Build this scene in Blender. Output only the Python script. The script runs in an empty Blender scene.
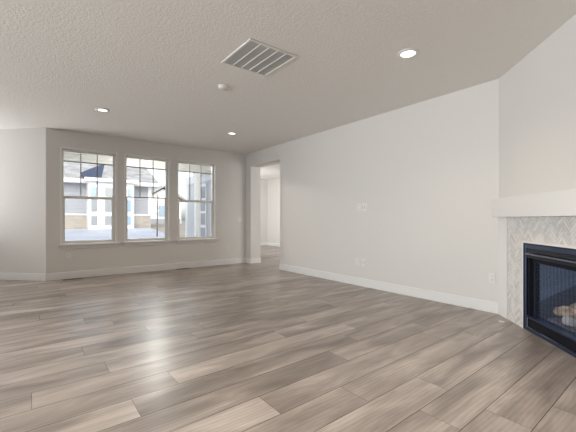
import bpy, bmesh, math, random
from mathutils import Vector, Matrix
random.seed(7)
S = bpy.context.scene
COL = S.collection
PI = math.pi

# ------------------------------------------------------------ camera
F_PX, YAW, HOR, CAM_H = 335.21, math.radians(37.517), 219.07, 1.1047
cd = bpy.data.cameras.new('camera')
cam = bpy.data.objects.new('camera', cd); COL.objects.link(cam)
cam.location = (0, 0, CAM_H)
cam.rotation_euler = (PI/2, 0, -YAW)
cd.sensor_fit = 'HORIZONTAL'; cd.sensor_width = 36.0
cd.lens = 36.0*F_PX/576.0
cd.shift_y = (HOR-216.0)/576.0
cd.clip_start = 0.02; cd.clip_end = 300
S.camera = cam

# ------------------------------------------------------------ world, sun, added area lights, exposure
wd = bpy.data.worlds.new('world'); S.world = wd; wd.use_nodes = True
wn = wd.node_tree.nodes; wl = wd.node_tree.links
wn.clear()
sky = wn.new('ShaderNodeTexSky'); sky.sky_type = 'NISHITA'
sky.sun_disc = False; sky.sun_elevation = math.radians(38); sky.sun_rotation = math.radians(200)
sky.air_density = 1.0; sky.dust_density = 2.5; sky.ozone_density = 1.0
hsv = wn.new('ShaderNodeHueSaturation'); hsv.inputs['Saturation'].default_value = 0.45
bgn = wn.new('ShaderNodeBackground'); bgn.inputs[1].default_value = 0.31
wo = wn.new('ShaderNodeOutputWorld')
wl.new(sky.outputs[0], hsv.inputs['Color']); wl.new(hsv.outputs[0], bgn.inputs[0]); wl.new(bgn.outputs[0], wo.inputs[0])

sd = bpy.data.lights.new('sun', 'SUN'); sd.energy = .5; sd.angle = math.radians(2); sd.color = (1, .96, .9)
sun = bpy.data.objects.new('sun', sd); COL.objects.link(sun)
sun.rotation_euler = (math.radians(52), 0, math.radians(25))      # from behind the house, onto the neighbour's front
sun.location = (-3, -6, 12)

def area(name, loc, rot, sx, sy, power, col=(1, 1, 1), spread=180):
    l = bpy.data.lights.new(name, 'AREA'); l.shape = 'RECTANGLE'; l.size = sx; l.size_y = sy
    l.energy = power; l.color = col; l.spread = math.radians(spread)
    o = bpy.data.objects.new(name, l); COL.objects.link(o); o.location = loc; o.rotation_euler = rot
    return o
# added area lights standing in for unseen windows: left side, nook and next room
area('left_fill_daylight', (-4.55, 1.5, 1.3), (0, -PI/2, 0), 2.3, 5.4, 66, (.95, .985, 1), 88)  # added from the left to brighten the right wall
area('ceiling_fill_uplight', (-4.52, 1.6, 1.1), (0, -PI/2-.7, 0), 1.9, 6.0, 32, (.97, .985, 1), 110)  # added uplight, brightens the ceiling
area('nook_side_fill', (-4.55, 8.1, 1.3), (0, -PI/2, 0), 2.2, 1.5, 8, (.93, .96, 1), 150)  # added to brighten the angled left wall
area('nook_fill_daylight', (-2.9, 8.8, 1.3), (-PI/2-.8, 0, 0), 2.9, 2.1, 165, (.96, .98, 1))  # added, tilted up to brighten the ceiling near the windows
area('next_room_daylight', (5.1, 10.2, 1.4), (0, -PI/2, 0), 1.9, 1.8, 42, (1, 1, 1))
area('next_room_near_fill', (6.4, 3.5, 1.4), (PI/2, 0, 0), 2.4, 1.9, 45, (1, 1, 1))  # added at a blank wall to brighten the far wall

S.view_settings.view_transform = 'Standard'; S.view_settings.look = 'None'
S.view_settings.gamma = 1.0; S.view_settings.use_curve_mapping = False
S.view_settings.exposure = 0.2

# ------------------------------------------------------------ helpers
def tag(o, label=None, cat=None, group=None, kind=None):
    if label: o['label'] = label
    if cat: o['category'] = cat
    if group: o['group'] = group
    if kind: o['kind'] = kind
    return o

def empty(name, loc, rz=0.0, label=None, cat=None, group=None, kind=None):
    o = bpy.data.objects.new(name, None); COL.objects.link(o)
    o.empty_display_size = .1
    o.location = loc; o.rotation_euler = (0, 0, rz)
    return tag(o, label, cat, group, kind)

def link(name, bm, mats, parent=None, smooth=False):
    bmesh.ops.recalc_face_normals(bm, faces=bm.faces[:])
    me = bpy.data.meshes.new(name); bm.to_mesh(me); bm.free()
    if not isinstance(mats, (list, tuple)): mats = [mats]
    for m in mats: me.materials.append(m)
    if smooth:
        for p in me.polygons: p.use_smooth = True
    o = bpy.data.objects.new(name, me); COL.objects.link(o)
    if parent: o.parent = parent
    return o

def box(bm, x0, x1, y0, y1, z0, z1, bev=0.0, mi=0, seg=1, M=None):
    r = bmesh.ops.create_cube(bm, size=1.0)
    vs = r['verts']
    for v in vs:
        v.co = Vector((x0+(v.co.x+.5)*(x1-x0), y0+(v.co.y+.5)*(y1-y0), z0+(v.co.z+.5)*(z1-z0)))
    fs = {f for v in vs for f in v.link_faces}
    for f in fs: f.material_index = mi
    if bev > 0:
        es = list({e for v in vs for e in v.link_edges})
        r = bmesh.ops.bevel(bm, geom=es, offset=bev, segments=seg, affect='EDGES', profile=.5)
        for f in r['faces']: f.material_index = mi
        vs = list({v for f in r['faces'] for v in f.verts} | {v for v in vs if v.is_valid})
    if M is not None:
        for v in vs: v.co = M @ v.co
    return vs

def cyl(bm, p0, p1, r0, r1=None, n=24, mi=0, caps=True):
    r1 = r0 if r1 is None else r1
    p0, p1 = Vector(p0), Vector(p1); ax = (p1-p0).normalized()
    u = ax.orthogonal().normalized(); w = ax.cross(u)
    A = [bm.verts.new(p0+(u*math.cos(2*PI*i/n)+w*math.sin(2*PI*i/n))*r0) for i in range(n)]
    B = [bm.verts.new(p1+(u*math.cos(2*PI*i/n)+w*math.sin(2*PI*i/n))*r1) for i in range(n)]
    for i in range(n):
        f = bm.faces.new((A[i], A[(i+1) % n], B[(i+1) % n], B[i])); f.material_index = mi; f.smooth = True
    if caps:
        bm.faces.new(A[::-1]).material_index = mi; bm.faces.new(B).material_index = mi

def lathe(bm, prof, n=40, mi=0, closed=True):
    rings = []
    for r, z in prof:
        if r < 1e-6: rings.append([bm.verts.new((0, 0, z))])
        else: rings.append([bm.verts.new((r*math.cos(2*PI*i/n), r*math.sin(2*PI*i/n), z)) for i in range(n)])
    for a, b in zip(rings, rings[1:]):
        for i in range(n):
            j = (i+1) % n
            if len(a) == 1 and len(b) == 1: continue
            if len(a) == 1: f = bm.faces.new((a[0], b[j], b[i]))
            elif len(b) == 1: f = bm.faces.new((a[i], a[j], b[0]))
            else: f = bm.faces.new((a[i], a[j], b[j], b[i]))
            f.material_index = mi; f.smooth = True

def poly_prism(bm, pts, z0, z1, mi=0):
    A = [bm.verts.new((x, y, z0)) for x, y in pts]; B = [bm.verts.new((x, y, z1)) for x, y in pts]
    n = len(pts)
    fs = [bm.faces.new(A[::-1]), bm.faces.new(B)]
    for i in range(n): fs.append(bm.faces.new((A[i], A[(i+1) % n], B[(i+1) % n], B[i])))
    for f in fs: f.material_index = mi

# ------------------------------------------------------------ materials
def mat(name, col, rough=.6, metal=0.0, spec=.5, bump=None, vary=None):
    """bump=(scale, detail, strength, distance); vary=(scale, amount)"""
    m = bpy.data.materials.new(name); m.use_nodes = True
    nt = m.node_tree; N = nt.nodes; L = nt.links
    b = N['Principled BSDF']
    b.inputs['Base Color'].default_value = (*col, 1); b.inputs['Roughness'].default_value = rough
    b.inputs['Metallic'].default_value = metal; b.inputs['Specular IOR Level'].default_value = spec
    tc = N.new('ShaderNodeTexCoord')
    if vary:
        n = N.new('ShaderNodeTexNoise'); n.inputs['Scale'].default_value = vary[0]; n.inputs['Detail'].default_value = 4
        L.new(tc.outputs['Object'], n.inputs['Vector'])
        mx = N.new('ShaderNodeMix'); mx.data_type = 'RGBA'
        mx.inputs['A'].default_value = (*[c*(1-vary[1]) for c in col], 1)
        mx.inputs['B'].default_value = (*[min(1, c*(1+vary[1])) for c in col], 1)
        L.new(n.outputs['Fac'], mx.inputs['Factor']); L.new(mx.outputs['Result'], b.inputs['Base Color'])
    if bump:
        n = N.new('ShaderNodeTexNoise'); n.inputs['Scale'].default_value = bump[0]; n.inputs['Detail'].default_value = bump[1]
        L.new(tc.outputs['Object'], n.inputs['Vector'])
        bp = N.new('ShaderNodeBump'); bp.inputs['Strength'].default_value = bump[2]; bp.inputs['Distance'].default_value = bump[3]
        L.new(n.outputs['Fac'], bp.inputs['Height']); L.new(bp.outputs[0], b.inputs['Normal'])
    return m

M_wall = mat('painted_wall', (.755, .737, .712), .55, bump=(55, 3, .12, .003), spec=.3)
M_dim = mat('darkened_unseen_wall', (.22, .20, .18), .6)  # colour darkened on unseen walls to cut light bounced onto the window wall
M_trim = mat('white_trim', (.85, .845, .835), .35)
M_mantel = mat('white_mantel_paint', (.80, .795, .785), .4)
M_vinyl = mat('white_vinyl', (.80, .78, .74), .4)
M_grille = mat('window_grille', (.30, .28, .25), .5)
M_plastic = mat('white_plastic', (.82, .81, .79), .3)
M_slot = mat('dark_slot', (.04, .04, .04), .6)
M_vent = mat('white_metal', (.78, .77, .75), .4)
M_ventin = mat('duct_grey', (.58, .57, .555), .8)
M_black = mat('black_metal', (.008, .010, .019), .38, 0, .35, bump=(300, 2, .03, .001))
M_matte = mat('matte_black_metal', (.006, .007, .012), .6, 0, .2)
M_steelblue = mat('black_satin_edge', (.06, .085, .155), .28, .8)
M_highlight = mat('hood_edge_highlight', (.20, .22, .28), .3, .8)  # highlight along the hood edge painted in as lighter metal
M_firebrick = mat('dark_firebox_lining', (.012, .014, .02), .7, bump=(30, 3, .3, .01))
M_grout = mat('grey_grout', (.30, .295, .285), .9)
M_ember = mat('dark_ember', (.13, .12, .12), .9, bump=(60, 4, 1, .015), vary=(45, .95))
M_chrome = mat('chrome', (.8, .8, .82), .15, 1.0)
M_register = mat('brown_register', (.20, .16, .13), .4, .3)

def ceiling_mat():
    m = mat('knockdown_ceiling', (.84, .82, .785), .8, spec=.2)
    N = m.node_tree.nodes; L = m.node_tree.links; b = N['Principled BSDF']
    tc = N['Texture Coordinate']
    n1 = N.new('ShaderNodeTexNoise'); n1.inputs['Scale'].default_value = 46; n1.inputs['Detail'].default_value = 3; n1.inputs['Distortion'].default_value = .6
    L.new(tc.outputs['Object'], n1.inputs['Vector'])
    cr = N.new('ShaderNodeValToRGB'); cr.color_ramp.elements[0].position = .42; cr.color_ramp.elements[1].position = .62
    L.new(n1.outputs['Fac'], cr.inputs[0])
    bp = N.new('ShaderNodeBump'); bp.inputs['Strength'].default_value = .4; bp.inputs['Distance'].default_value = .005
    L.new(cr.outputs[0], bp.inputs['Height']); L.new(bp.outputs[0], b.inputs['Normal'])
    return m
M_ceil = ceiling_mat()

def glass_mat(name, tint=(1, 1, 1), ior=1.45, rough=0.0, boost=1.0, gcol=(1, 1, 1)):
    m = bpy.data.materials.new(name); m.use_nodes = True
    N = m.node_tree.nodes; L = m.node_tree.links; N.clear()
    o = N.new('ShaderNodeOutputMaterial'); t = N.new('ShaderNodeBsdfTransparent'); t.inputs[0].default_value = (*tint, 1)
    g = N.new('ShaderNodeBsdfGlossy'); g.inputs['Roughness'].default_value = rough; g.inputs['Color'].default_value = (*gcol, 1)
    f = N.new('ShaderNodeFresnel'); f.inputs['IOR'].default_value = ior
    mu = N.new('ShaderNodeMath'); mu.operation = 'MULTIPLY'; mu.inputs[1].default_value = boost; mu.use_clamp = True
    mx = N.new('ShaderNodeMixShader')
    geo = N.new('ShaderNodeNewGeometry'); inv = N.new('ShaderNodeMath'); inv.operation = 'SUBTRACT'; inv.inputs[0].default_value = 1; L.new(geo.outputs['Backfacing'], inv.inputs[1])
    m2 = N.new('ShaderNodeMath'); m2.operation = 'MULTIPLY'; L.new(f.outputs[0], m2.inputs[0]); L.new(inv.outputs[0], m2.inputs[1])
    L.new(m2.outputs[0], mu.inputs[0]); L.new(mu.outputs[0], mx.inputs[0])
    L.new(t.outputs[0], mx.inputs[1]); L.new(g.outputs[0], mx.inputs[2]); L.new(mx.outputs[0], o.inputs[0])
    return m
M_glass = glass_mat('window_glass', (.97, .985, .98))
M_fireglass = glass_mat('fireplace_glass', (.98, .985, 1), 1.5, .01, 2.6, (.42, .60, 1))

def floor_mat():
    m = bpy.data.materials.new('grey_oak_planks'); m.use_nodes = True
    N = m.node_tree.nodes; L = m.node_tree.links; b = N['Principled BSDF']
    tc = N.new('ShaderNodeTexCoord')
    a = N.new('ShaderNodeAttribute'); a.attribute_name = 'plank'         # (tone, random, random)
    sep = N.new('ShaderNodeSeparateXYZ'); L.new(a.outputs['Vector'], sep.inputs[0])
    off = N.new('ShaderNodeVectorMath'); off.operation = 'SCALE'; off.inputs['Scale'].default_value = 37.0
    L.new(a.outputs['Vector'], off.inputs[0])
    add = N.new('ShaderNodeVectorMath'); L.new(tc.outputs['Object'], add.inputs[0]); L.new(off.outputs[0], add.inputs[1])
    mp = N.new('ShaderNodeMapping'); mp.inputs['Scale'].default_value = (1.5, 6.5, 1); L.new(add.outputs[0], mp.inputs[0])
    n1 = N.new('ShaderNodeTexNoise'); n1.inputs['Scale'].default_value = 1.0; n1.inputs['Detail'].default_value = 3; n1.inputs['Distortion'].default_value = .5
    L.new(mp.outputs[0], n1.inputs['Vector'])
    mp2 = N.new('ShaderNodeMapping'); mp2.inputs['Scale'].default_value = (5, 70, 1); L.new(add.outputs[0], mp2.inputs[0])
    n2 = N.new('ShaderNodeTexNoise'); n2.inputs['Scale'].default_value = 1.0; n2.inputs['Detail'].default_value = 5; n2.inputs['Roughness'].default_value = .65
    L.new(mp2.outputs[0], n2.inputs['Vector'])
    # cathedral grain: bands warped by the broad noise
    wv = N.new('ShaderNodeTexWave'); wv.wave_type = 'BANDS'; wv.bands_direction = 'Y'
    wv.inputs['Scale'].default_value = 5.5; wv.inputs['Distortion'].default_value = 7.5; wv.inputs['Detail'].default_value = 2; wv.inputs['Detail Scale'].default_value = .55
    mp3 = N.new('ShaderNodeMapping'); mp3.inputs['Scale'].default_value = (.5, 2.2, 1); L.new(add.outputs[0], mp3.inputs[0])
    L.new(mp3.outputs[0], wv.inputs['Vector'])
    def math_(op, x, y):
        k = N.new('ShaderNodeMath'); k.operation = op
        for i, v in enumerate((x, y)):
            if isinstance(v, (int, float)): k.inputs[i].default_value = v
            else: L.new(v, k.inputs[i])
        return k.outputs[0]
    t = math_('MULTIPLY', sep.outputs[0], .36)
    t = math_('ADD', t, math_('MULTIPLY', math_('SUBTRACT', n1.outputs['Fac'], .5), 1.5))
    t = math_('ADD', t, math_('MULTIPLY', math_('SUBTRACT', n2.outputs['Fac'], .5), .36))
    t = math_('ADD', t, math_('MULTIPLY', math_('SUBTRACT', wv.outputs['Fac'], .5), .10))
    t = math_('ADD', t, .31)
    cr = N.new('ShaderNodeValToRGB'); e = cr.color_ramp.elements
    e[0].position = 0.0; e[0].color = (.135, .109, .093, 1)
    e[1].position = 1.0; e[1].color = (.62, .54, .48, 1)
    k = e.new(.45); k.color = (.305, .256, .222, 1)
    k = e.new(.7); k.color = (.43, .37, .325, 1)
    L.new(t, cr.inputs[0]); L.new(cr.outputs[0], b.inputs['Base Color'])
    b.inputs['Roughness'].default_value = .335; b.inputs['Specular IOR Level'].default_value = .85
    bp = N.new('ShaderNodeBump'); bp.inputs['Strength'].default_value = .12; bp.inputs['Distance'].default_value = .002
    L.new(n2.outputs['Fac'], bp.inputs['Height']); L.new(bp.outputs[0], b.inputs['Normal'])
    return m
M_floor = floor_mat()
M_seam = mat('plank_seam', (.045, .035, .028), .8)

def lap_mat(name, col, pitch, depth=.008, rough=.7):
    m = bpy.data.materials.new(name); m.use_nodes = True
    N = m.node_tree.nodes; L = m.node_tree.links; b = N['Principled BSDF']
    b.inputs['Base Color'].default_value = (*col, 1); b.inputs['Roughness'].default_value = rough
    tc = N.new('ShaderNodeTexCoord'); sp = N.new('ShaderNodeSeparateXYZ'); L.new(tc.outputs['Object'], sp.inputs[0])
    d = N.new('ShaderNodeMath'); d.operation = 'DIVIDE'; d.inputs[1].default_value = pitch; L.new(sp.outputs[2], d.inputs[0])
    fr = N.new('ShaderNodeMath'); fr.operation = 'FRACT'; L.new(d.outputs[0], fr.inputs[0])
    bp = N.new('ShaderNodeBump'); bp.inputs['Strength'].default_value = 1; bp.inputs['Distance'].default_value = depth; bp.invert = True
    L.new(fr.outputs[0], bp.inputs['Height']); L.new(bp.outputs[0], b.inputs['Normal'])
    return m

def brick_mat(name, c1, c2, mortar, bw, bh, rough=.85, axes='XZ', ms=.01):
    m = bpy.data.materials.new(name); m.use_nodes = True
    N = m.node_tree.nodes; L = m.node_tree.links; b = N['Principled BSDF']; b.inputs['Roughness'].default_value = rough
    tc = N.new('ShaderNodeTexCoord'); sp = N.new('ShaderNodeSeparateXYZ'); L.new(tc.outputs['Object'], sp.inputs[0])
    cb = N.new('ShaderNodeCombineXYZ'); L.new(sp.outputs['XYZ'.index(axes[0])], cb.inputs[0]); L.new(sp.outputs['XYZ'.index(axes[1])], cb.inputs[1])
    br = N.new('ShaderNodeTexBrick'); br.inputs['Color1'].default_value = (*c1, 1); br.inputs['Color2'].default_value = (*c2, 1)
    br.inputs['Mortar'].default_value = (*mortar, 1); br.inputs['Scale'].default_value = 1; br.inputs['Brick Width'].default_value = bw
    br.inputs['Row Height'].default_value = bh; br.inputs['Mortar Size'].default_value = ms; br.inputs['Bias'].default_value = 0
    L.new(cb.outputs[0], br.inputs['Vector']); L.new(br.outputs['Color'], b.inputs['Base Color'])
    return m

# ------------------------------------------------------------ room dimensions
H, W, D = 2.74, 4.325, 7.38
XL, YF = .215, 1.60
q = math.sqrt(.5)
WIN = [(.44, 1.356), (1.513, 2.404), (2.587, 3.49)]; WZ0, WZ1 = .65, 2.412
DR0, DR1, DRZ = 5.92, 7.145, 2.41
JT = .28                                   # thickness of the wall at the opening
FPL = 2.18                                 # length of the fireplace wall
FE = (W-FPL*q, YF-FPL*q)                   # its far end
HX, HY0, HY1 = 7.9, 3.4, 11.72             # next room

# ------------------------------------------------------------ floor: planks along X, a little turned as in the photo
def build_floor():
    bm = bmesh.new(); lay = bm.loops.layers.float_vector.new('plank') if False else bm.faces.layers.float_vector.new('plank')
    sl = .022; w = .2348
    rnd = random.Random(5)
    known = {1: [2.44], 2: [2.09], 6: [1.126, 3.02], 7: [1.97], 8: [.49], 10: [.005], 11: [.452]}
    y0base = .60-1.5*sl - 2*w            # row 2 begins with the seam at y=.60 (x=1.5)
    g = .0017
    j0, j1 = -16, 54
    tones_known = {}
    for j in range(j0, j1):
        ya = y0base+j*w
        xs = known.get(j, [rnd.uniform(-1, 1)])
        xs = sorted(xs)
        a = xs[0]
        while a > -5.2: a -= rnd.uniform(1.7, 1.95) if rnd.random() < .75 else rnd.uniform(1.0, 1.5); xs.insert(0, a)
        a = xs[-1]
        while a < 8.6: a += rnd.uniform(1.7, 1.95) if rnd.random() < .75 else rnd.uniform(1.0, 1.5); xs.append(a)
        for x0, x1 in zip(xs, xs[1:]):
            t = min(1, max(0, rnd.gauss(.5, .2)))
            rv = Vector((t, rnd.random(), rnd.random()))
            def P(x, y, z): return bm.verts.new((x, ya+y+sl*x, z))
            top = [P(x0+g*.55, g, 0), P(x1-g*.55, g, 0), P(x1-g*.55, w-g, 0), P(x0+g*.55, w-g, 0)]
            f = bm.faces.new(top); f[lay] = rv; f.material_index = 0
    # base under the planks (seen only in the seams)
    vs = [bm.verts.new(c) for c in ((-5.2, -3.6, -.0022), (8.6, -3.6, -.0022), (8.6, 12.3, -.0022), (-5.2, 12.3, -.0022))]
    f = bm.faces.new(vs); f.material_index = 1
    # trim to the rooms' outline
    for co, no in (((-4.7, 0, 0), (-1, 0, 0)), ((8.05, 0, 0), (1, 0, 0)), ((0, -3.1, 0), (0, -1, 0)), ((0, 11.85, 0), (0, 1, 0))):
        bmesh.ops.bisect_plane(bm, geom=bm.verts[:]+bm.edges[:]+bm.faces[:], plane_co=co, plane_no=no, clear_outer=True)
    # cut away the patio (x < 4.8, y > 7.5, x > nook edge)
    def cut(co, no):
        bmesh.ops.bisect_plane(bm, geom=bm.verts[:]+bm.edges[:]+bm.faces[:], plane_co=co, plane_no=no)
    cut((4.8, 0, 0), (1, 0, 0)); cut((0, 7.5, 0), (0, 1, 0)); cut((XL+.1, D+.1, 0), (q, q, 0))
    dead = [f for f in bm.faces if (lambda c: c.x < 4.8 and c.y > 7.5 and (c.x-XL-.1)+(c.y-D-.1) > 0)(f.calc_center_median())]
    bmesh.ops.delete(bm, geom=dead, context='FACES')
    bmesh.ops.recalc_face_normals(bm, faces=bm.faces[:])
    for f in bm.faces:
        if f.normal.z < 0: f.normal_flip()
    me = bpy.data.meshes.new('floor'); bm.to_mesh(me); bm.free()
    me.materials.append(M_floor); me.materials.append(M_seam)
    o = bpy.data.objects.new('floor', me); COL.objects.link(o)
    return tag(o, 'grey brown wood plank floor running through the empty room', kind='structure')
build_floor()

# ------------------------------------------------------------ ceiling
bm = bmesh.new()
poly_prism(bm, [(-4.75, -3.15), (W+JT+.1, -3.15), (W+JT+.1, D+.2), (XL+.1, D+.2), (-1.45, 9.1), (-4.75, 9.1)], H, H+.2)
tag(link('ceiling', bm, M_ceil), 'white knockdown textured ceiling', kind='structure')
bm = bmesh.new(); box(bm, W+JT+.1, HX+.15, HY0-.15, HY1+.15, H, H+.2)
tag(link('ceiling_next_room', bm, M_ceil), 'white ceiling of the next room beyond the opening', kind='structure')

# ------------------------------------------------------------ walls
def wall(name, boxes, label, m=None, M=None):
    bm = bmesh.new()
    for b in boxes: box(bm, *b, M=M)
    return tag(link(name, bm, m or M_wall), label, kind='structure')
# window wall with three openings
T = .16
xs = [XL] + [v for w_ in WIN for v in w_] + [W+JT]
bx = [(xs[i], xs[i+1], D, D+T, 0, H) for i in range(0, len(xs), 2)]
for a, b in WIN: bx += [(a, b, D, D+T, 0, WZ0-.03), (a, b, D, D+T, WZ1, H)]
wall('wall_window', bx, 'beige wall with three tall windows')
wall('wall_right', [(W, W+JT, YF-.0, DR0, 0, H), (W, W+JT, DR1, D, 0, H), (W, W+JT, DR0, DR1, DRZ, H)], 'long white wall with an opening to the next room')
# angled nook wall
A45 = Matrix.Translation((XL, D, 0)) @ Matrix.Rotation(math.radians(135), 4, 'Z')
wall('wall_left', [(0, 2.2, -.14, 0, 0, H)], 'white angled wall at the left beside the windows', M=A45)
wall('wall_nook', [(-4.7, -1.2, 8.93, 9.07, 0, H)], 'white nook wall')
wall('wall_far_left', [(-4.75, -4.6, -3.1, 9.07, 0, H)], 'unseen side wall, darkened to cut bounced light', M_dim)
wall('wall_back', [(-4.7, FE[0]+.1, -3.12, -2.98, 0, H)], 'unseen back wall, darkened to cut bounced light', M_dim)
wall('wall_back_right', [(FE[0], FE[0]+.14, -3.0, FE[1]+.05, 0, H)], 'unseen wall beside the fireplace, darkened to cut bounced light', M_dim)
# next room
wall('wall_next_left', [(4.93, 5.05, 7.84, HY1+1.3, -.1, H)], 'white wall of the next room')
wall('wall_next_stub', [(W+JT-.12, 5.05, D+.46, D+.58, 0, H), (W+JT-.12, W+JT-.01, D+T, D+.46, 0, H)], 'white stub wall of the next room')
wall('wall_next_far', [(5.05, HX+.15, HY1, HY1+.12, 0, H)], 'white far wall of the next room')
wall('wall_next_right', [(HX, HX+.12, HY0, HY1, 0, H)], 'white right wall of the next room')
wall('wall_next_near', [(W+JT, HX+.12, HY0-.12, HY0, 0, H)], 'white near wall of the next room')

# fireplace wall, in its own frame: x = out into the room, y = along the wall from the corner
FP = Matrix.Translation((W, YF, 0)) @ Matrix.Rotation(math.radians(135), 4, 'Z')
S0, S1, FZ = .533, 1.665, .866
wall('wall_fireplace', [(-.14, 0, -.1, S0+.015, 0, H), (-.14, 0, S1-.015, FPL, 0, H), (-.14, 0, S0+.015, S1-.015, FZ-.015, H)],
     'white angled wall holding the corner fireplace', M=FP)

# ------------------------------------------------------------ baseboards
BH, BT = .132, .014
def board(name, segs, label, M=None):
    bm = bmesh.new()
    for s in segs:
        x0, x1, y0, y1 = s
        box(bm, x0, x1, y0, y1, 0, BH, bev=.004, M=M)
    return tag(link(name, bm, M_trim), label, kind='structure')
board('baseboard_window', [(XL, W, D-BT, D)], 'white baseboard under the windows')
board('baseboard_right', [(W-BT, W, YF, DR0), (W-BT, W, DR1, D-BT), (W-BT, W+JT+BT, DR1-BT, DR1), (W-BT, W+JT, DR0, DR0+BT)], 'white baseboard along the long wall')
board('baseboard_left', [(-.006, 2.2, 0, BT)], 'white baseboard under the angled left wall', M=A45)
board('baseboard_fireplace', [(0, BT, 1.967, FPL)], 'short white baseboard beside the fireplace tile', M=FP)
board('baseboard_next_far', [(5.05, HX, HY1-BT, HY1), (HX-BT, HX, HY0, HY1-BT)], 'white baseboard in the next room')

# ------------------------------------------------------------ windows
def window(n, x0, x1, hung):
    r = empty('window_%d' % n, ((x0+x1)/2, D, WZ0), 0, ['left window of the beige wall, looking onto the neighbouring house',
              'middle window of the beige wall, one undivided sash below the grid', 'right window of the beige wall, looking onto the porch'][n-1], kind='structure')
    cx = (x0+x1)/2; hw = (x1-x0)/2; h = WZ1-WZ0
    y0, y1 = .075, .145                   # depth of the vinyl frame behind the wall face
    fw = .045
    bm = bmesh.new()
    for a, b, c, d in ((-hw, -hw+fw, 0, h), (hw-fw, hw, 0, h), (-hw+fw, hw-fw, 0, .028), (-hw+fw, hw-fw, h-fw, h)):
        box(bm, a, b, y0, y1, c, d, bev=.004)
    link('window_frame', bm, M_vinyl, r)
    # thin white jamb lining around the opening
    bm = bmesh.new()
    for a, b, c, d in ((-hw, -hw+.012, 0, h-.012), (hw-.012, hw, 0, h-.012), (-hw, hw, h-.012, h)):
        box(bm, a, b, -.012, y0, c, d, bev=.003)
    for a, b, c, d in ((-hw-.018, -hw+.012, 0, h+.018), (hw-.012, hw+.018, 0, h+.018), (-hw+.012, hw-.012, h-.012, h+.018)):
        box(bm, a, b, -.014, 0, c, d, bev=.003)
    link('jamb_lining', bm, M_trim, r)
    rail = 1.515-WZ0 if hung else 1.56-WZ0
    bm = bmesh.new()
    rh = .026 if hung else .009
    box(bm, -hw+fw, hw-fw, y0+.005, y1-.005, rail-rh, rail+rh, bev=.003)
    link('meeting_rail', bm, M_vinyl if hung else M_grille, r)
    bm = bmesh.new()                      # sash stiles
    sw = .022
    for a, b, c, d in ((-hw+fw, -hw+fw+sw, .028, rail-rh), (hw-fw-sw, hw-fw, .028, rail-rh), (-hw+fw+sw, hw-fw-sw, .028, .044)):
        if hung: box(bm, a, b, y0+.01, y1-.015, c, d, bev=.003)
        else: box(bm, a, b if a < 0 else b, y0+.015, y1-.015, c, d, bev=.003)
    link('sash', bm, M_vinyl, r)
    # grille bars of the upper half: two uprights, one crossbar near the top
    bm = bmesh.new()
    iw = hw-fw
    for k in (-1, 1): box(bm, k*iw/3-.008, k*iw/3+.008, .104, .116, rail+rh, h-fw)
    zc = 2.185-WZ0
    box(bm, -iw, iw, .1035, .1165, zc-.009, zc+.009)
    link('grille', bm, M_grille, r)
    for nm, c, d in (('upper_pane', rail, h-fw+.005), ('lower_pane', .024, rail)):
        bm = bmesh.new(); box(bm, -iw-.005, iw+.005, .108, .112, c, d)
        link('glass_pane', bm, M_glass, r)
    bm = bmesh.new()
    box(bm, -hw-.045, hw+.045, -.06, y0+.005, -.032, 0, bev=.006, seg=2)
    link('window_sill', bm, M_trim, r)
    bm = bmesh.new(); box(bm, -hw-.025, hw+.025, -.018, 0, -.095, -.032, bev=.004)
    link('sill_apron', bm, M_trim, r)
    return r
for i, (a, b) in enumerate(WIN): window(i+1, a, b, i != 1)

# ------------------------------------------------------------ fireplace
fire = empty('fireplace', (W, YF, 0), math.radians(135), 'black gas fireplace insert with logs behind glass in the tiled corner wall', 'fireplace')
def fobj(name, boxes, m, parent=fire, bev=.003):
    bm = bmesh.new()
    for b in boxes: box(bm, b[0], b[1], b[2], b[3], b[4], b[5], bev=(b[6] if len(b) > 6 else bev))
    return link(name, bm, m, parent)
fw = .034; PR = .012
fobj('surround_frame', [(.0, PR, S0, S0+fw, .004, FZ), (0, PR, S1-fw, S1, .004, FZ), (0, PR, S0+fw, S1-fw, FZ-.05, FZ), (0, PR, S0+fw, S1-fw, .004, .034)], M_steelblue)
fobj('outer_lip', [(PR, PR+.006, S0, S0+.01, .004, FZ), (PR, PR+.006, S1-.01, S1, .004, FZ), (PR, PR+.006, S0+.01, S1-.01, FZ-.012, FZ)], M_black, bev=.001)
fobj('hood', [(-.03, PR-.008, S0+fw, S1-fw, .775, FZ-.05), (-.05, .012, S0+fw, S1-fw, .725, .748)], M_black)
fobj('hood_edge', [(-.03, PR+.006, S0+fw-.005, S1-fw+.005, .752, .768)], M_highlight)
fobj('lower_panel', [(-.06, -.004, S0+fw, S1-fw, .034, .125)], M_matte)
fobj('lower_ledge', [(-.10, .004, S0+fw, S1-fw, .127, .142)], M_steelblue)
GB = -.05
fobj('inner_frame', [(GB, -.004, S0+.016, S0+fw+.03, .142, .725), (GB, -.004, S1-fw-.03, S1-.016, .142, .725), (GB-.005, GB+.02, S0+fw+.03, S1-fw-.03, .68, .725)], M_matte)
fobj('glass_pane', [(GB-.006, GB-.002, S0+fw+.03, S1-fw-.03, .142, .70, 0)], M_fireglass)
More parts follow.
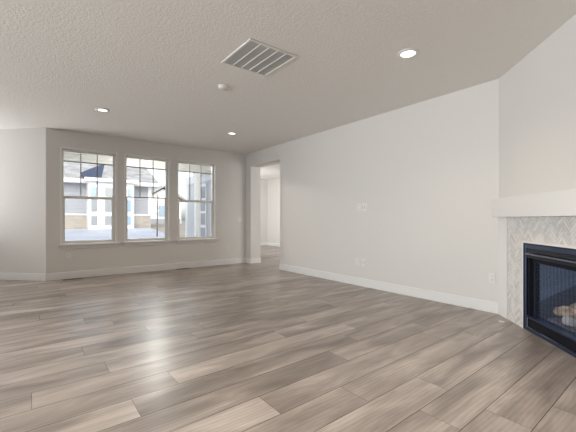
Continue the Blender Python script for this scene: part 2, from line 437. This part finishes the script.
# firebox: back, splayed sides, top, floor
bm = bmesh.new()
B0, B1 = S0+.05, S1-.05
def quad(pts): bm.faces.new([bm.verts.new(p) for p in pts])
xb = -.50; c0, c1 = B0+.14, B1-.14
for p in ([(GB, B0, .06), (xb, c0, .06), (xb, c0, .82), (GB, B0, .82)], [(GB, B1, .06), (xb, c1, .06), (xb, c1, .82), (GB, B1, .82)],
          [(xb, c0, .06), (xb, c1, .06), (xb, c1, .82), (xb, c0, .82)], [(GB, B0, .06), (GB, B1, .06), (xb, c1, .06), (xb, c0, .06)],
          [(GB, B0, .82), (GB, B1, .82), (xb, c1, .82), (xb, c0, .82)]): quad(p)
o = link('firebox', bm, M_firebrick, fire)
md = o.modifiers.new('thick', 'SOLIDIFY'); md.thickness = .02; md.offset = 1
# pleated wire mesh curtain just before the glass
def mesh_mat():
    m = bpy.data.materials.new('wire_mesh'); m.use_nodes = True
    N = m.node_tree.nodes; L = m.node_tree.links; N.clear()
    o = N.new('ShaderNodeOutputMaterial'); t = N.new('ShaderNodeBsdfTransparent')
    p = N.new('ShaderNodeBsdfPrincipled'); p.inputs['Base Color'].default_value = (.015, .02, .05, 1); p.inputs['Metallic'].default_value = 0; p.inputs['Roughness'].default_value = .6
    lw = N.new('ShaderNodeLayerWeight'); lw.inputs[0].default_value = .35
    mr = N.new('ShaderNodeMapRange'); mr.inputs['From Min'].default_value = .2; mr.inputs['From Max'].default_value = .9; mr.inputs['To Min'].default_value = .0; mr.inputs['To Max'].default_value = .5
    L.new(lw.outputs['Facing'], mr.inputs['Value'])
    mx = N.new('ShaderNodeMixShader'); L.new(mr.outputs[0], mx.inputs[0]); L.new(t.outputs[0], mx.inputs[1]); L.new(p.outputs[0], mx.inputs[2]); L.new(mx.outputs[0], o.inputs[0])
    return m
bm = bmesh.new()
ys0, ys1 = S0+fw+.032, S1-fw-.032
n = 260; prev = None
for i in range(n+1):
    y = ys0+(ys1-ys0)*i/n
    cols = []
    for k in range(9):
        z = .145+(.685-.145)*k/8
        ph = y/.05*2*PI+.9*math.sin(z*6+y*3)
        cols.append(bm.verts.new((GB+.010+.0036*math.sin(ph), y, z)))
    if prev:
        for k in range(8): bm.faces.new((prev[k], cols[k], cols[k+1], prev[k+1]))
    prev = cols
link('mesh_curtain', bm, mesh_mat(), fire, smooth=True)

# ember bed and logs (the logs are parts of the set)
from mathutils import noise as mnoise
bm = bmesh.new()
rnd = random.Random(3)
nx, ny = 18, 46
g = {}
for i in range(nx+1):
    for j in range(ny+1):
        u, v = i/nx, j/ny
        x = -.125-(.34)*u; y = S0+.1+(S1-S0-.2)*v
        z = .14+.05*u+.028*mnoise.noise(Vector((x*28, y*28, 0)))+.012*mnoise.noise(Vector((x*70, y*70, 3)))
        g[i, j] = bm.verts.new((x, y, z))
for i in range(nx):
    for j in range(ny): bm.faces.new((g[i, j], g[i+1, j], g[i+1, j+1], g[i, j+1]))
o = link('ember_bed', bm, M_ember, fire); o['kind'] = 'stuff'
md = o.modifiers.new('thick', 'SOLIDIFY'); md.thickness = .03

def log_mat(name, bark, endc):
    m = mat(name, bark, .9, bump=(35, 5, .9, .012))
    N = m.node_tree.nodes; L = m.node_tree.links; b = N['Principled BSDF']; tc = N['Texture Coordinate']
    n_ = N.new('ShaderNodeTexNoise'); n_.inputs['Scale'].default_value = 9; n_.inputs['Detail'].default_value = 6; L.new(tc.outputs['Object'], n_.inputs['Vector'])
    cr = N.new('ShaderNodeValToRGB'); e = cr.color_ramp.elements
    e[0].position = .38; e[0].color = (*bark, 1); e[1].position = .6; e[1].color = (*endc, 1)
    L.new(n_.outputs['Fac'], cr.inputs[0]); L.new(cr.outputs[0], b.inputs['Base Color'])
    return m
ML_tan = log_mat('tan_log', (.34, .24, .16), (.80, .64, .48))
ML_dark = log_mat('charred_log', (.05, .045, .045), (.30, .23, .18))
ML_ash = log_mat('ashen_log', (.12, .12, .12), (.55, .53, .51))
def log(p0, p1, r0, r1, m, seed, label):
    bm = bmesh.new(); p0, p1 = Vector(p0), Vector(p1); ax = p1-p0; L_ = ax.length; ax.normalize()
    u = ax.orthogonal().normalized(); w = ax.cross(u); N1, N2 = 22, 18; rings = []
    for i in range(N1+1):
        t = i/N1; r = r0+(r1-r0)*t
        if i in (0, N1): r *= .86
        bend = u*math.sin(t*PI)*.018
        ring = []
        for k in range(N2):
            a = 2*PI*k/N2
            rr = r*(1+.22*mnoise.noise(Vector((math.cos(a)*1.6+seed, math.sin(a)*1.6, t*3.2)))+.10*mnoise.noise(Vector((math.cos(a)*5+seed, math.sin(a)*5, t*10))))
            ring.append(bm.verts.new(p0+ax*(L_*t)+bend+(u*math.cos(a)+w*math.sin(a))*rr))
        rings.append(ring)
    for a, b in zip(rings, rings[1:]):
        for k in range(N2): bm.faces.new((a[k], a[(k+1) % N2], b[(k+1) % N2], b[k]))
    for ring, s in ((rings[0], 1), (rings[-1], -1)):
        c = bm.verts.new(sum((v.co for v in ring), Vector())/N2 - ax*.006*s)
        for k in range(N2): bm.faces.new((c, ring[k], ring[(k+1) % N2]))
    o = link('log', bm, m, fire, smooth=True); o['label'] = label
    return o
log((-.17, .735, .235), (-.20, 1.02, .285), .040, .050, ML_tan, 1.3, 'tan gas log lying in front on the embers')
log((-.34, .72, .27), (-.33, 1.40, .31), .055, .050, ML_tan, 4.1, 'long brown gas log at the back')
log((-.15, .88, .195), (-.20, 1.22, .215), .040, .045, ML_ash, 7.7, 'ash grey gas log in front on the embers')
log((-.17, 1.42, .225), (-.24, 1.15, .285), .045, .040, ML_tan, 9.2, 'tan gas log at the right on the embers')
log((-.30, .95, .33), (-.18, 1.30, .37), .038, .034, ML_dark, 12.0, 'charred gas log lying across the others')

# ------------------------------------------------------------ herringbone tile surround, with white edge trims
def tile_mat():
    m = bpy.data.materials.new('marble_tile'); m.use_nodes = True
    N = m.node_tree.nodes; L = m.node_tree.links; b = N['Principled BSDF']; b.inputs['Roughness'].default_value = .3
    a = N.new('ShaderNodeAttribute'); a.attribute_name = 'tone'
    tc = N.new('ShaderNodeTexCoord'); n_ = N.new('ShaderNodeTexNoise'); n_.inputs['Scale'].default_value = 14; n_.inputs['Detail'].default_value = 5; n_.inputs['Distortion'].default_value = 1.2
    L.new(tc.outputs['Object'], n_.inputs['Vector'])
    ad = N.new('ShaderNodeMath'); L.new(a.outputs['Fac'], ad.inputs[0]); L.new(n_.outputs['Fac'], ad.inputs[1])
    cr = N.new('ShaderNodeValToRGB'); e = cr.color_ramp.elements
    e[0].position = .45; e[0].color = (.60, .59, .575, 1); e[1].position = 1.2 if False else 1.0; e[1].color = (.83, .81, .785, 1)
    L.new(ad.outputs[0], cr.inputs[0]); L.new(cr.outputs[0], b.inputs['Base Color'])
    return m
surround = empty('tile_surround', (W, YF, 0), math.radians(135), 'pale grey marble herringbone tile around the black fireplace insert', 'tile surround', kind=None)
TZ, T0, T1 = 1.128, .215, 1.965
bm = bmesh.new(); lay = bm.faces.layers.float.new('tone')
wt, nt_ = .029, 4; gp = .0021; X1 = .012
rnd = random.Random(11)
cs = q
def emit(x0, x1, y0, y1):
    pts = [(x0+gp, y0+gp), (x1-gp, y0+gp), (x1-gp, y1-gp), (x0+gp, y1-gp)]
    rp = [((x-y)*cs+T0, (x+y)*cs) for x, y in pts]
    cx = sum(p[0] for p in rp)/4; cy = sum(p[1] for p in rp)/4
    m_ = nt_*wt
    if cx < T0-m_ or cx > T1+m_ or cy < -m_ or cy > TZ+m_: return
    if S0+.08 < cx < S1-.08 and cy < FZ-.09: return
    t = rnd.random()
    A = [bm.verts.new((X1, a, b)) for a, b in rp]; B = [bm.verts.new((X1-.004, a, b)) for a, b in rp]
    f = bm.faces.new(A); f[lay] = .14+t*.42
    for i in range(4):
        f = bm.faces.new((A[i], A[(i+1) % 4], B[(i+1) % 4], B[i])); f[lay] = .14+t*.42
for k in range(-90, 120):
    for mm in range(-16, 24):
        ox, oy = (k+nt_*mm)*wt, (k-nt_*mm)*wt
        emit(ox, ox+nt_*wt, oy, oy+wt)
        emit(ox, ox+wt, oy+wt, oy+wt+nt_*wt)
for co, no in (((0, T0+.004, 0), (0, -1, 0)), ((0, T1-.004, 0), (0, 1, 0)), ((0, 0, .002), (0, 0, -1)), ((0, 0, TZ-.002), (0, 0, 1))):
    bmesh.ops.bisect_plane(bm, geom=bm.verts[:]+bm.edges[:]+bm.faces[:], plane_co=co, plane_no=no, clear_outer=True)
for co, no in (((0, S0-.002, 0), (0, 1, 0)), ((0, S1+.002, 0), (0, 1, 0)), ((0, 0, FZ+.002), (0, 0, 1))):
    bmesh.ops.bisect_plane(bm, geom=bm.verts[:]+bm.edges[:]+bm.faces[:], plane_co=co, plane_no=no)
dead = [f for f in bm.faces if (lambda c: S0-.002 < c.y < S1+.002 and c.z < FZ+.002)(f.calc_center_median())]
bmesh.ops.delete(bm, geom=dead, context='FACES')
link('herringbone_tile', bm, tile_mat(), surround)
bm = bmesh.new()
for b in ((0, X1-.003, T0, S0-.0005, 0, TZ), (0, X1-.003, S1+.0005, T1, 0, TZ), (0, X1-.003, S0-.0005, S1+.0005, FZ+.0005, TZ)): box(bm, *b)
link('grout', bm, M_grout, surround)
bm = bmesh.new()
for b in ((0, .016, S0-.022, S0-.001, 0, FZ+.022), (0, .016, S1+.001, S1+.022, 0, FZ+.022), (0, .016, S0-.001, S1+.001, FZ+.001, FZ+.022)): box(bm, *b, bev=.002)
o = link('edge_trim', bm, M_trim, surround); o['label'] = 'white edge trim next to the insert'

# ------------------------------------------------------------ mantel
mant = empty('mantel_shelf', (W, YF, TZ), math.radians(135), 'white box mantel beam on the wall above the tiled fireplace', 'mantel')
MP, MS0, MS1 = .125, .098, 2.08
bm = bmesh.new(); box(bm, .0, MP, MS0, MS1, 0, .204, bev=.002)
link('beam', bm, M_mantel, mant)
for k_, (a_, b_) in enumerate(((.012, .211), (1.969, 2.165))):
    bm = bmesh.new(); box(bm, 0, .016, a_, b_, 0, TZ, bev=.002, M=FP)
    tag(link('trim_%d' % (k_+1), bm, M_trim), 'white flat board beside the fireplace tile', kind='structure')

# ------------------------------------------------------------ ceiling vent
vent = empty('ceiling_vent', (1.848, 2.897, H), 0, 'large white return air vent grille on the ceiling', 'vent')
hx, hy = .279, .295
bm = bmesh.new()
for b in ((-hx, hx, -hy, -hy+.03), (-hx, hx, hy-.03, hy), (-hx, -hx+.03, -hy+.03, hy-.03), (hx-.03, hx, -hy+.03, hy-.03)):
    box(bm, b[0], b[1], b[2], b[3], -.014, -.0005, bev=.004)
link('vent_frame', bm, M_vent, vent)
bm = bmesh.new(); box(bm, -hx+.02, hx-.02, -hy+.02, hy-.02, -.0025, -.0005)
link('duct_opening', bm, M_ventin, vent)
iw = hx-.03; pw = 2*iw/5
for k in range(4):
    bm = bmesh.new(); x = -iw+pw*(k+1); box(bm, x-.007, x+.007, -hy+.03, hy-.03, -.014, -.003, bev=.002)
    link('divider_bar', bm, M_vent, vent)
for k in range(5):
    bm = bmesh.new(); xa = -iw+pw*k+.008; xb_ = -iw+pw*(k+1)-.008; ns = 7
    for s in range(ns):
        x = xa+(xb_-xa)*(s+.5)/ns
        Mx = Matrix.Translation((x, 0, -.0075)) @ Matrix.Rotation(math.radians(-38), 4, 'Y')
        box(bm, -.0045, .0045, -hy+.031, hy-.031, -.0006, .0006, M=Mx)
    link('louvers', bm, M_vent, vent)

# ------------------------------------------------------------ recessed lights and smoke detector
def lamp_mat():
    m = bpy.data.materials.new('lit_lens'); m.use_nodes = True
    b = m.node_tree.nodes['Principled BSDF']; b.inputs['Base Color'].default_value = (.9, .88, .84, 1)
    b.inputs['Emission Color'].default_value = (1, .93, .82, 1); b.inputs['Emission Strength'].default_value = 3.0
    return m
M_lens = lamp_mat()
def downlight(x, y, r, label, watt=24, cone=130, col=(1, .80, .58)):
    t = empty('recessed_light', (x, y, H), 0, label, 'ceiling light', 'recessed ceiling lights')
    bm = bmesh.new()
    lathe(bm, [(r, -.0005), (r, -.006), (r-.004, -.010), (r*.80, -.016), (r*.70, -.014), (r*.66, -.004), (r*.66, -.0005)])
    link('trim_ring', bm, M_vent, t)
    bm = bmesh.new(); lathe(bm, [(r*.655, -.0008), (r*.655, -.007), (r*.4, -.009), (0, -.0095)])
    link('lens', bm, M_lens, t)
    l = bpy.data.lights.new('lamp_glow', 'SPOT'); l.energy = watt; l.color = col; l.shadow_soft_size = r*.5; l.spot_size = math.radians(cone); l.spot_blend = .8
    lo = bpy.data.objects.new('lamp_glow', l); COL.objects.link(lo); lo.parent = t; lo.location = (0, 0, -.03)
downlight(2.948, 1.899, .104, 'round recessed ceiling light nearest the fireplace, with a wide white ring')
downlight(.851, 5.654, .092, 'round recessed ceiling light above the left window side')
downlight(3.035, 5.70, .090, 'round recessed ceiling light nearest the opening to the next room')
for x_, y_ in ((1.0, .2), (-.8, 2.4), (.2, -1.3), (-2.6, .6), (2.05, .75)):  # extra lamps added out of view to brighten the near floor
    downlight(x_, y_, .10, 'added recessed ceiling light, out of view, brightening the camera end of the room', 55 if x_ > 2 else 118, 105, (1, .93, .85))
sm = empty('smoke_detector', (1.88, 3.75, H), 0, 'small round white smoke detector on the ceiling near the vent', 'smoke detector')
bm = bmesh.new(); lathe(bm, [(.064, -.0005), (.066, -.012), (.060, -.018), (.056, -.020)]); lathe(bm, [(.056, -.020), (0, -.0201)])
link('base_plate', bm, M_plastic, sm)
bm = bmesh.new(); lathe(bm, [(.056, -.020), (.056, -.032), (.050, -.038), (.0, -.039)])
link('cover', bm, M_plastic, sm)

# ------------------------------------------------------------ outlets and plates
def plate(name, loc, rz, label, cat, kind='outlet', w=.072, h=.115, group=None):
    """local frame: x across the wall, -y out of the wall, z up; loc is the plate centre on the wall"""
    t = empty(name, loc, rz, label, cat, group)
    bm = bmesh.new(); box(bm, -w/2, w/2, -.007, 0, -h/2, h/2, bev=.003, seg=2)
    link('cover_plate', bm, M_plastic, t)
    if kind == 'outlet':
        for s in (-1, 1):
            bm = bmesh.new(); zc = s*.0215
            box(bm, -.0165, .0165, -.0095, -.006, zc-.0145, zc+.0145, bev=.004, seg=2)
            r = link('receptacle', bm, M_plastic, t)
            bm = bmesh.new()
            box(bm, -.0085, -.0060, -.0102, -.009, zc-.003, zc+.007); box(bm, .0060, .0085, -.0102, -.009, zc-.003, zc+.006)
            cyl(bm, (0, -.0102, zc-.008), (0, -.009, zc-.008), .0025, n=10)
            link('slot', bm, M_slot, r)
    elif kind == 'switch':
        bm = bmesh.new(); box(bm, -.0165, .0165, -.011, -.006, -.033, .033, bev=.003); link('rocker', bm, M_plastic, t)
    elif kind == 'media':
        for s in (-1, 1):
            bm = bmesh.new(); box(bm, s*.022-.011, s*.022+.011, -.013, -.006, -.036, .036, bev=.003); r = link('jack_insert', bm, M_plastic, t)
            bm = bmesh.new(); box(bm, s*.022-.0016, s*.022+.0016, -.0135, -.0125, -.026, .026); link('slot', bm, M_slot, r)
    return t
RW = -PI/2      # plates on the right wall: out of the wall is -x  (local -y -> world -x)
plate('power_outlet', (W, 3.700, 1.30), RW, 'white outlet at eye level on the long wall, left of the media plate', 'outlet', h=.118, w=.076)
plate('media_plate', (W, 3.588, 1.30), RW, 'white media plate at eye level on the long wall', 'wall plate', 'media', w=.105, h=.122)
plate('power_outlet', (W, 3.728, .395), RW, 'white outlet low on the long wall, left of the low media plate', 'outlet', w=.09, h=.115)
plate('media_plate', (W, 3.600, .395), RW, 'white media plate low on the long wall, above the baseboard', 'wall plate', 'media', w=.098, h=.122)
plate('power_outlet', (W, 5.496, .41), RW, 'white outlet on the long wall beside the opening', 'outlet')
plate('power_outlet', (W, 1.672, .41), RW, 'white outlet on the long wall next to the fireplace corner', 'outlet')
plate('power_outlet', (.55, D, .42), 0, 'white outlet on the beige wall under the left window', 'outlet')
plate('power_outlet', (3.80, D, .37), 0, 'white outlet on the beige wall right of the windows', 'outlet')
plate('light_switch', (4.15, D, 1.095), 0, 'white light switch on the beige wall next to the room corner', 'switch', 'switch', w=.115)

# ------------------------------------------------------------ floor registers and gas key cover
def register(x0, x1, y1, label):
    cx = (x0+x1)/2; hw = (x1-x0)/2
    t = empty('floor_register', (cx, y1-.055, 0), 0, label, 'floor vent', 'floor registers')
    bm = bmesh.new()
    for b in ((-hw, hw, -.05, -.04), (-hw, hw, .04, .05), (-hw, -hw+.012, -.04, .04), (hw-.012, hw, -.04, .04)):
        box(bm, *b, .0002, .006, bev=.0015)
    link('register_frame', bm, M_register, t)
    bm = bmesh.new(); n = 16
    for i in range(n):
        x = -hw+.02+(2*hw-.04)*i/(n-1); box(bm, x-.003, x+.003, -.04, .04, .0005, .0045)
    box(bm, -hw+.012, hw-.012, -.003, .003, .0005, .0048)
    link('register_bars', bm, M_register, t)
    bm = bmesh.new(); box(bm, -hw+.01, hw-.01, -.041, .041, .0001, .0008); link('register_well', bm, M_slot, t)
register(.46, .76, D-BT-.01, 'bronze floor register at the baseboard under the left window')
register(2.52, 2.82, D-BT-.01, 'bronze floor register at the baseboard under the right window')
key = empty('gas_key_cover', (4.020, 1.464, 0), 0, 'round chrome gas valve cover in the floor by the fireplace corner', 'valve cover')
bm = bmesh.new(); lathe(bm, [(.028, .0002), (.028, .003), (.024, .006), (.012, .007), (.010, .004)]); link('escutcheon', bm, M_plastic, key)
bm = bmesh.new(); lathe(bm, [(.010, .0005), (.010, .004), (0, .004)]); link('keyhole', bm, M_slot, key)

# ------------------------------------------------------------ outside
M_patio = mat('bounce_concrete', (.80, .80, .80), .9, bump=(6, 5, .3, .02), vary=(1.2, .12))  # slab colour raised so it bounces light up to the indoor ceiling
M_snow = mat('old_snow', (.46, .48, .53), .8, bump=(2, 4, .6, .08), vary=(.6, .30))
M_dirt = mat('tan_ground', (.34, .30, .25), .95, bump=(5, 5, .6, .05), vary=(.8, .25))
M_ext = lap_mat('pale_lap_siding', (.62, .62, .63), .18)
M_nsid = lap_mat('grey_lap_siding', (.35, .36, .385), .20)
M_white = mat('white_exterior_trim', (.84, .84, .84), .5)
M_beam = lap_mat('cream_beam_boards', (.66, .645, .60), .10, .01)
M_stone = brick_mat('tan_stone_veneer', (.36, .32, .28), (.44, .40, .35), (.40, .38, .34), .42, .16)
M_shing = brick_mat('pale_shingles', (.30, .295, .29), (.50, .49, .49), (.24, .235, .23), .30, .22, axes='XY')
M_roof_shade = mat('shaded_bare_roof', (.05, .065, .11), .7, bump=(8, 3, .4, .02))  # snow-free bay roof face, its shade painted in as dark blue
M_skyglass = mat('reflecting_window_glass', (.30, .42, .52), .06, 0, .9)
M_grglass = mat('dim_window_glass', (.34, .35, .36), .12, 0, .8)
M_bark = mat('grey_bark', (.16, .13, .11), .9)

bm = bmesh.new()
pts = {}
for i, x in enumerate([-12, -4, 0, 2, 4, 6, 8.2, 12, 30, 60]):
    for j, y in enumerate([7.58, 10.8, 14, 18, 22.5, 30, 50, 90]):
        z = -.12 if y < 12 else -.12+(min(y, 22.5)-12)/10.5*.66
        pts[i, j] = bm.verts.new((x, y, z))
for i in range(9):
    for j in range(7):
        f = bm.faces.new((pts[i, j], pts[i+1, j], pts[i+1, j+1], pts[i, j+1]))
        f.material_index = 0 if i < 5 and j < 4 else 1
for f in bm.faces:
    if f.normal.z < 0: f.normal_flip()
o = link('ground', bm, [M_snow, M_dirt])
md = o.modifiers.new('thick', 'SOLIDIFY'); md.thickness = .1; md.offset = -1
tag(o, 'snowy ground and bare soil outside the windows', kind='structure')
bm = bmesh.new(); box(bm, .3, 4.93, D+T, 10.7, -.11, -.03)
tag(link('patio_slab', bm, M_patio), 'concrete porch slab outside the windows, lightened to bounce light indoors', kind='structure')
# porch roof and beam
bm = bmesh.new(); box(bm, .3, 4.93, D+T, 10.75, 2.88, 3.0)
tag(link('patio_ceiling', bm, M_beam), 'white porch ceiling', kind='structure')
bm = bmesh.new(); box(bm, .3, 4.925, 10.35, 10.55, 2.62, 2.88)
tag(link('patio_beam', bm, M_beam), 'cream beam along the porch roof', kind='structure')
bm = bmesh.new(); box(bm, 4.22, 4.36, 10.38, 10.52, -.03, 2.62, bev=.01)
for z0, z1 in ((-.03, .16), (2.45, 2.62)): box(bm, 4.195, 4.385, 10.355, 10.545, z0, z1, bev=.01)
o = link('porch_post', bm, M_white); tag(o, 'square white porch post outside the right window', 'post')
pl = empty('porch_fill_light', (2.6, 9.0, 2.88), 0, 'added round light in the porch ceiling, brightening the beam outside the middle window', 'fill light')  # lamp added to brighten the inner face of the porch beam
bm = bmesh.new(); lathe(bm, [(.11, -.0005), (.11, -.012), (.085, -.016), (.08, -.006)]); link('trim_ring', bm, M_white, pl)
bm = bmesh.new(); lathe(bm, [(.08, -.001), (.08, -.010), (0, -.012)]); link('lens', bm, M_lens, pl)
pld = bpy.data.lights.new('porch_fill_glow', 'POINT'); pld.energy = 85; pld.color = (1, .98, .94); pld.shadow_soft_size = .08
plo = bpy.data.objects.new('porch_fill_glow', pld); COL.objects.link(plo); plo.parent = pl; plo.location = (0, 0, -.12)
# outside face of the next room's wing
bm = bmesh.new(); box(bm, 4.905, 4.93, D+.41, 13.02, -.12, 2.45)
tag(link('wall_wing', bm, M_ext), 'pale siding wall of the wing beside the porch', kind='structure')
bm = bmesh.new(); box(bm, 4.88, 5.1, 12.9, 13.06, -.12, 2.45, bev=.005); box(bm, 4.88, 4.93, 7.8, 13.06, 2.45, 2.74, bev=.005)
tag(link('trim_wing', bm, M_white), 'white corner board and frieze of the wing', kind='structure')
wv = empty('wing_window', (4.905, 11.35, .35), 0, 'white framed window in the siding wall of the wing outside the right window', 'window')
bm = bmesh.new()
for b in ((-.03, .0, -.3, -.22, 0, 2.0), (-.03, 0, .22, .3, 0, 2.0), (-.03, 0, -.22, .22, 0, .09), (-.03, 0, -.22, .22, 1.91, 2.0), (-.03, 0, -.22, .22, .96, 1.04), (-.03, 0, -.22, .22, .45, .55), (-.03, 0, -.22, .22, 1.42, 1.5)): box(bm, *b)
link('frame', bm, M_white, wv)
bm = bmesh.new(); box(bm, -.012, -.002, -.22, .22, .09, 1.91); link('pane', bm, M_grglass, wv)

# neighbouring house
nb = empty('neighbouring_house', (-2, 28, .5), 0, 'grey house with stone base, white bay and pale roof seen through the windows', 'house')
def nobj(name, boxes, m, parent=nb, off=(2, -28, -.5)):
    bm = bmesh.new()
    for b in boxes: box(bm, b[0]+off[0], b[1]+off[0], b[2]+off[1], b[3]+off[1], b[4]+off[2], b[5]+off[2])
    return link(name, bm, m, parent)
nobj('walls', [(-9, 6.25, 23.0, 33, 1.38, 3.25)], M_nsid)
nobj('stone_base', [(-9, 6.25, 22.94, 33, .35, 1.33)], M_stone)
nobj('stone_cap', [(-9, 6.28, 22.90, 33, 1.33, 1.41)], M_white)
nobj('corner_board', [(6.10, 6.28, 22.93, 23.2, 1.41, 3.25)], M_white)
nobj('fascia', [(-9.4, 6.65, 22.45, 22.6, 3.2, 3.42), (6.5, 6.65, 22.6, 33.5, 3.2, 3.42)], M_white)
nobj('soffit', [(-9.4, 6.5, 22.6, 33.5, 3.2, 3.26)], M_white)
def nmesh(name, faces, m, off=(2, -28, -.5)):
    bm = bmesh.new()
    for f in faces: bm.faces.new([bm.verts.new((x+off[0], y+off[1], z+off[2])) for x, y, z in f])
    bmesh.ops.remove_doubles(bm, verts=bm.verts[:], dist=.001)
    o = link(name, bm, m, nb); md = o.modifiers.new('thick', 'SOLIDIFY'); md.thickness = .06; md.offset = 0
    return o
ez, rz_ = 3.42, 7.18
nmesh('roof', [[(-9.4, 22.45, ez), (6.65, 22.45, ez), (6.65, 31, rz_), (-9.4, 31, rz_)], [(-9.4, 39.5, ez), (6.65, 39.5, ez), (6.65, 31, rz_), (-9.4, 31, rz_)]], M_shing)
nmesh('gable_wall', [[(6.2, 23, 3.3), (6.2, 39, 3.3), (6.2, 31, 6.9)]], M_nsid)
nmesh('bay_roof_side', [[(2.35, 22.0, 3.46), (3.25, 21.9, 3.50), (3.80, 24.35, 4.68), (2.30, 23.0, 3.80)]], M_roof_shade)
nmesh('bay_roof_front', [[(3.25, 21.9, 3.50), (5.25, 21.9, 3.50), (3.80, 24.35, 4.68)], [(5.25, 21.9, 3.5), (5.3, 23.2, 3.9), (3.80, 24.35, 4.68)]], M_shing)
nobj('bay', [(2.62, 5.05, 22.15, 23.0, .52, 3.32)], M_white)
nobj('bay_fascia', [(2.4, 5.25, 21.9, 22.1, 3.28, 3.48)], M_white)
for c, (a, b) in enumerate(((2.76, 3.06), (3.46, 3.92), (4.68, 4.86))):
    for r_, (z0, z1) in enumerate(((.75, 1.28), (1.55, 2.26), (2.45, 2.95))):
        f = nobj('bay_window', [(a, b, 22.10, 22.14, z0, z1)], M_skyglass if (c == 0 and r_ == 2) or c == 2 else M_grglass)
# far white house, its gable to us
fh = empty('far_house', (12.6, 41, .4), 0, 'small white gabled house far behind seen through the middle window', 'house')
bm = bmesh.new(); box(bm, -2.2, 2.2, 0, 7, -.1, 3.0)
g_ = [bm.verts.new(p) for p in ((-2.2, .02, 3.0), (2.2, .02, 3.0), (0, .02, 4.35))]; bm.faces.new(g_); link('walls', bm, M_white, fh)
bm = bmesh.new()
for sx in (-1, 1):
    bm.faces.new([bm.verts.new(p) for p in ((sx*2.7, -.5, 2.85), (sx*2.7, 7.3, 2.85), (0, 7.3, 4.55), (0, -.5, 4.55))])
o = link('roof', bm, M_shing, fh); md = o.modifiers.new('thick', 'SOLIDIFY'); md.thickness = .22
bm = bmesh.new(); box(bm, -.5, .4, -.05, .02, 1.0, 2.3); link('window', bm, M_skyglass, fh)
bm = bmesh.new(); box(bm, -2.1, 2.1, -.08, .02, .0, .75); link('base_panel', bm, M_nsid, fh)
# young bare tree and a red marker by it
tr = empty('bare_tree', (5.08, 17.5, .2), 0, 'thin bare young tree outside the middle window', 'tree')
bm = bmesh.new(); cyl(bm, (0, 0, -.05), (.02, 0, 1.5), .035, .025, 8); cyl(bm, (.02, 0, 1.5), (.05, .02, 2.2), .025, .01, 8); link('trunk', bm, M_bark, tr)
rnd = random.Random(21)
for k in range(9):
    z = .95+.13*k; a = rnd.uniform(0, 2*PI); L_ = rnd.uniform(.3, .6)
    bm = bmesh.new(); b0 = Vector((.015, 0, z)); b1 = b0+Vector((math.cos(a)*L_*.6, math.sin(a)*L_*.6, L_*.75)); cyl(bm, b0, b1, .012, .004, 6)
    link('branch', bm, M_bark, tr)
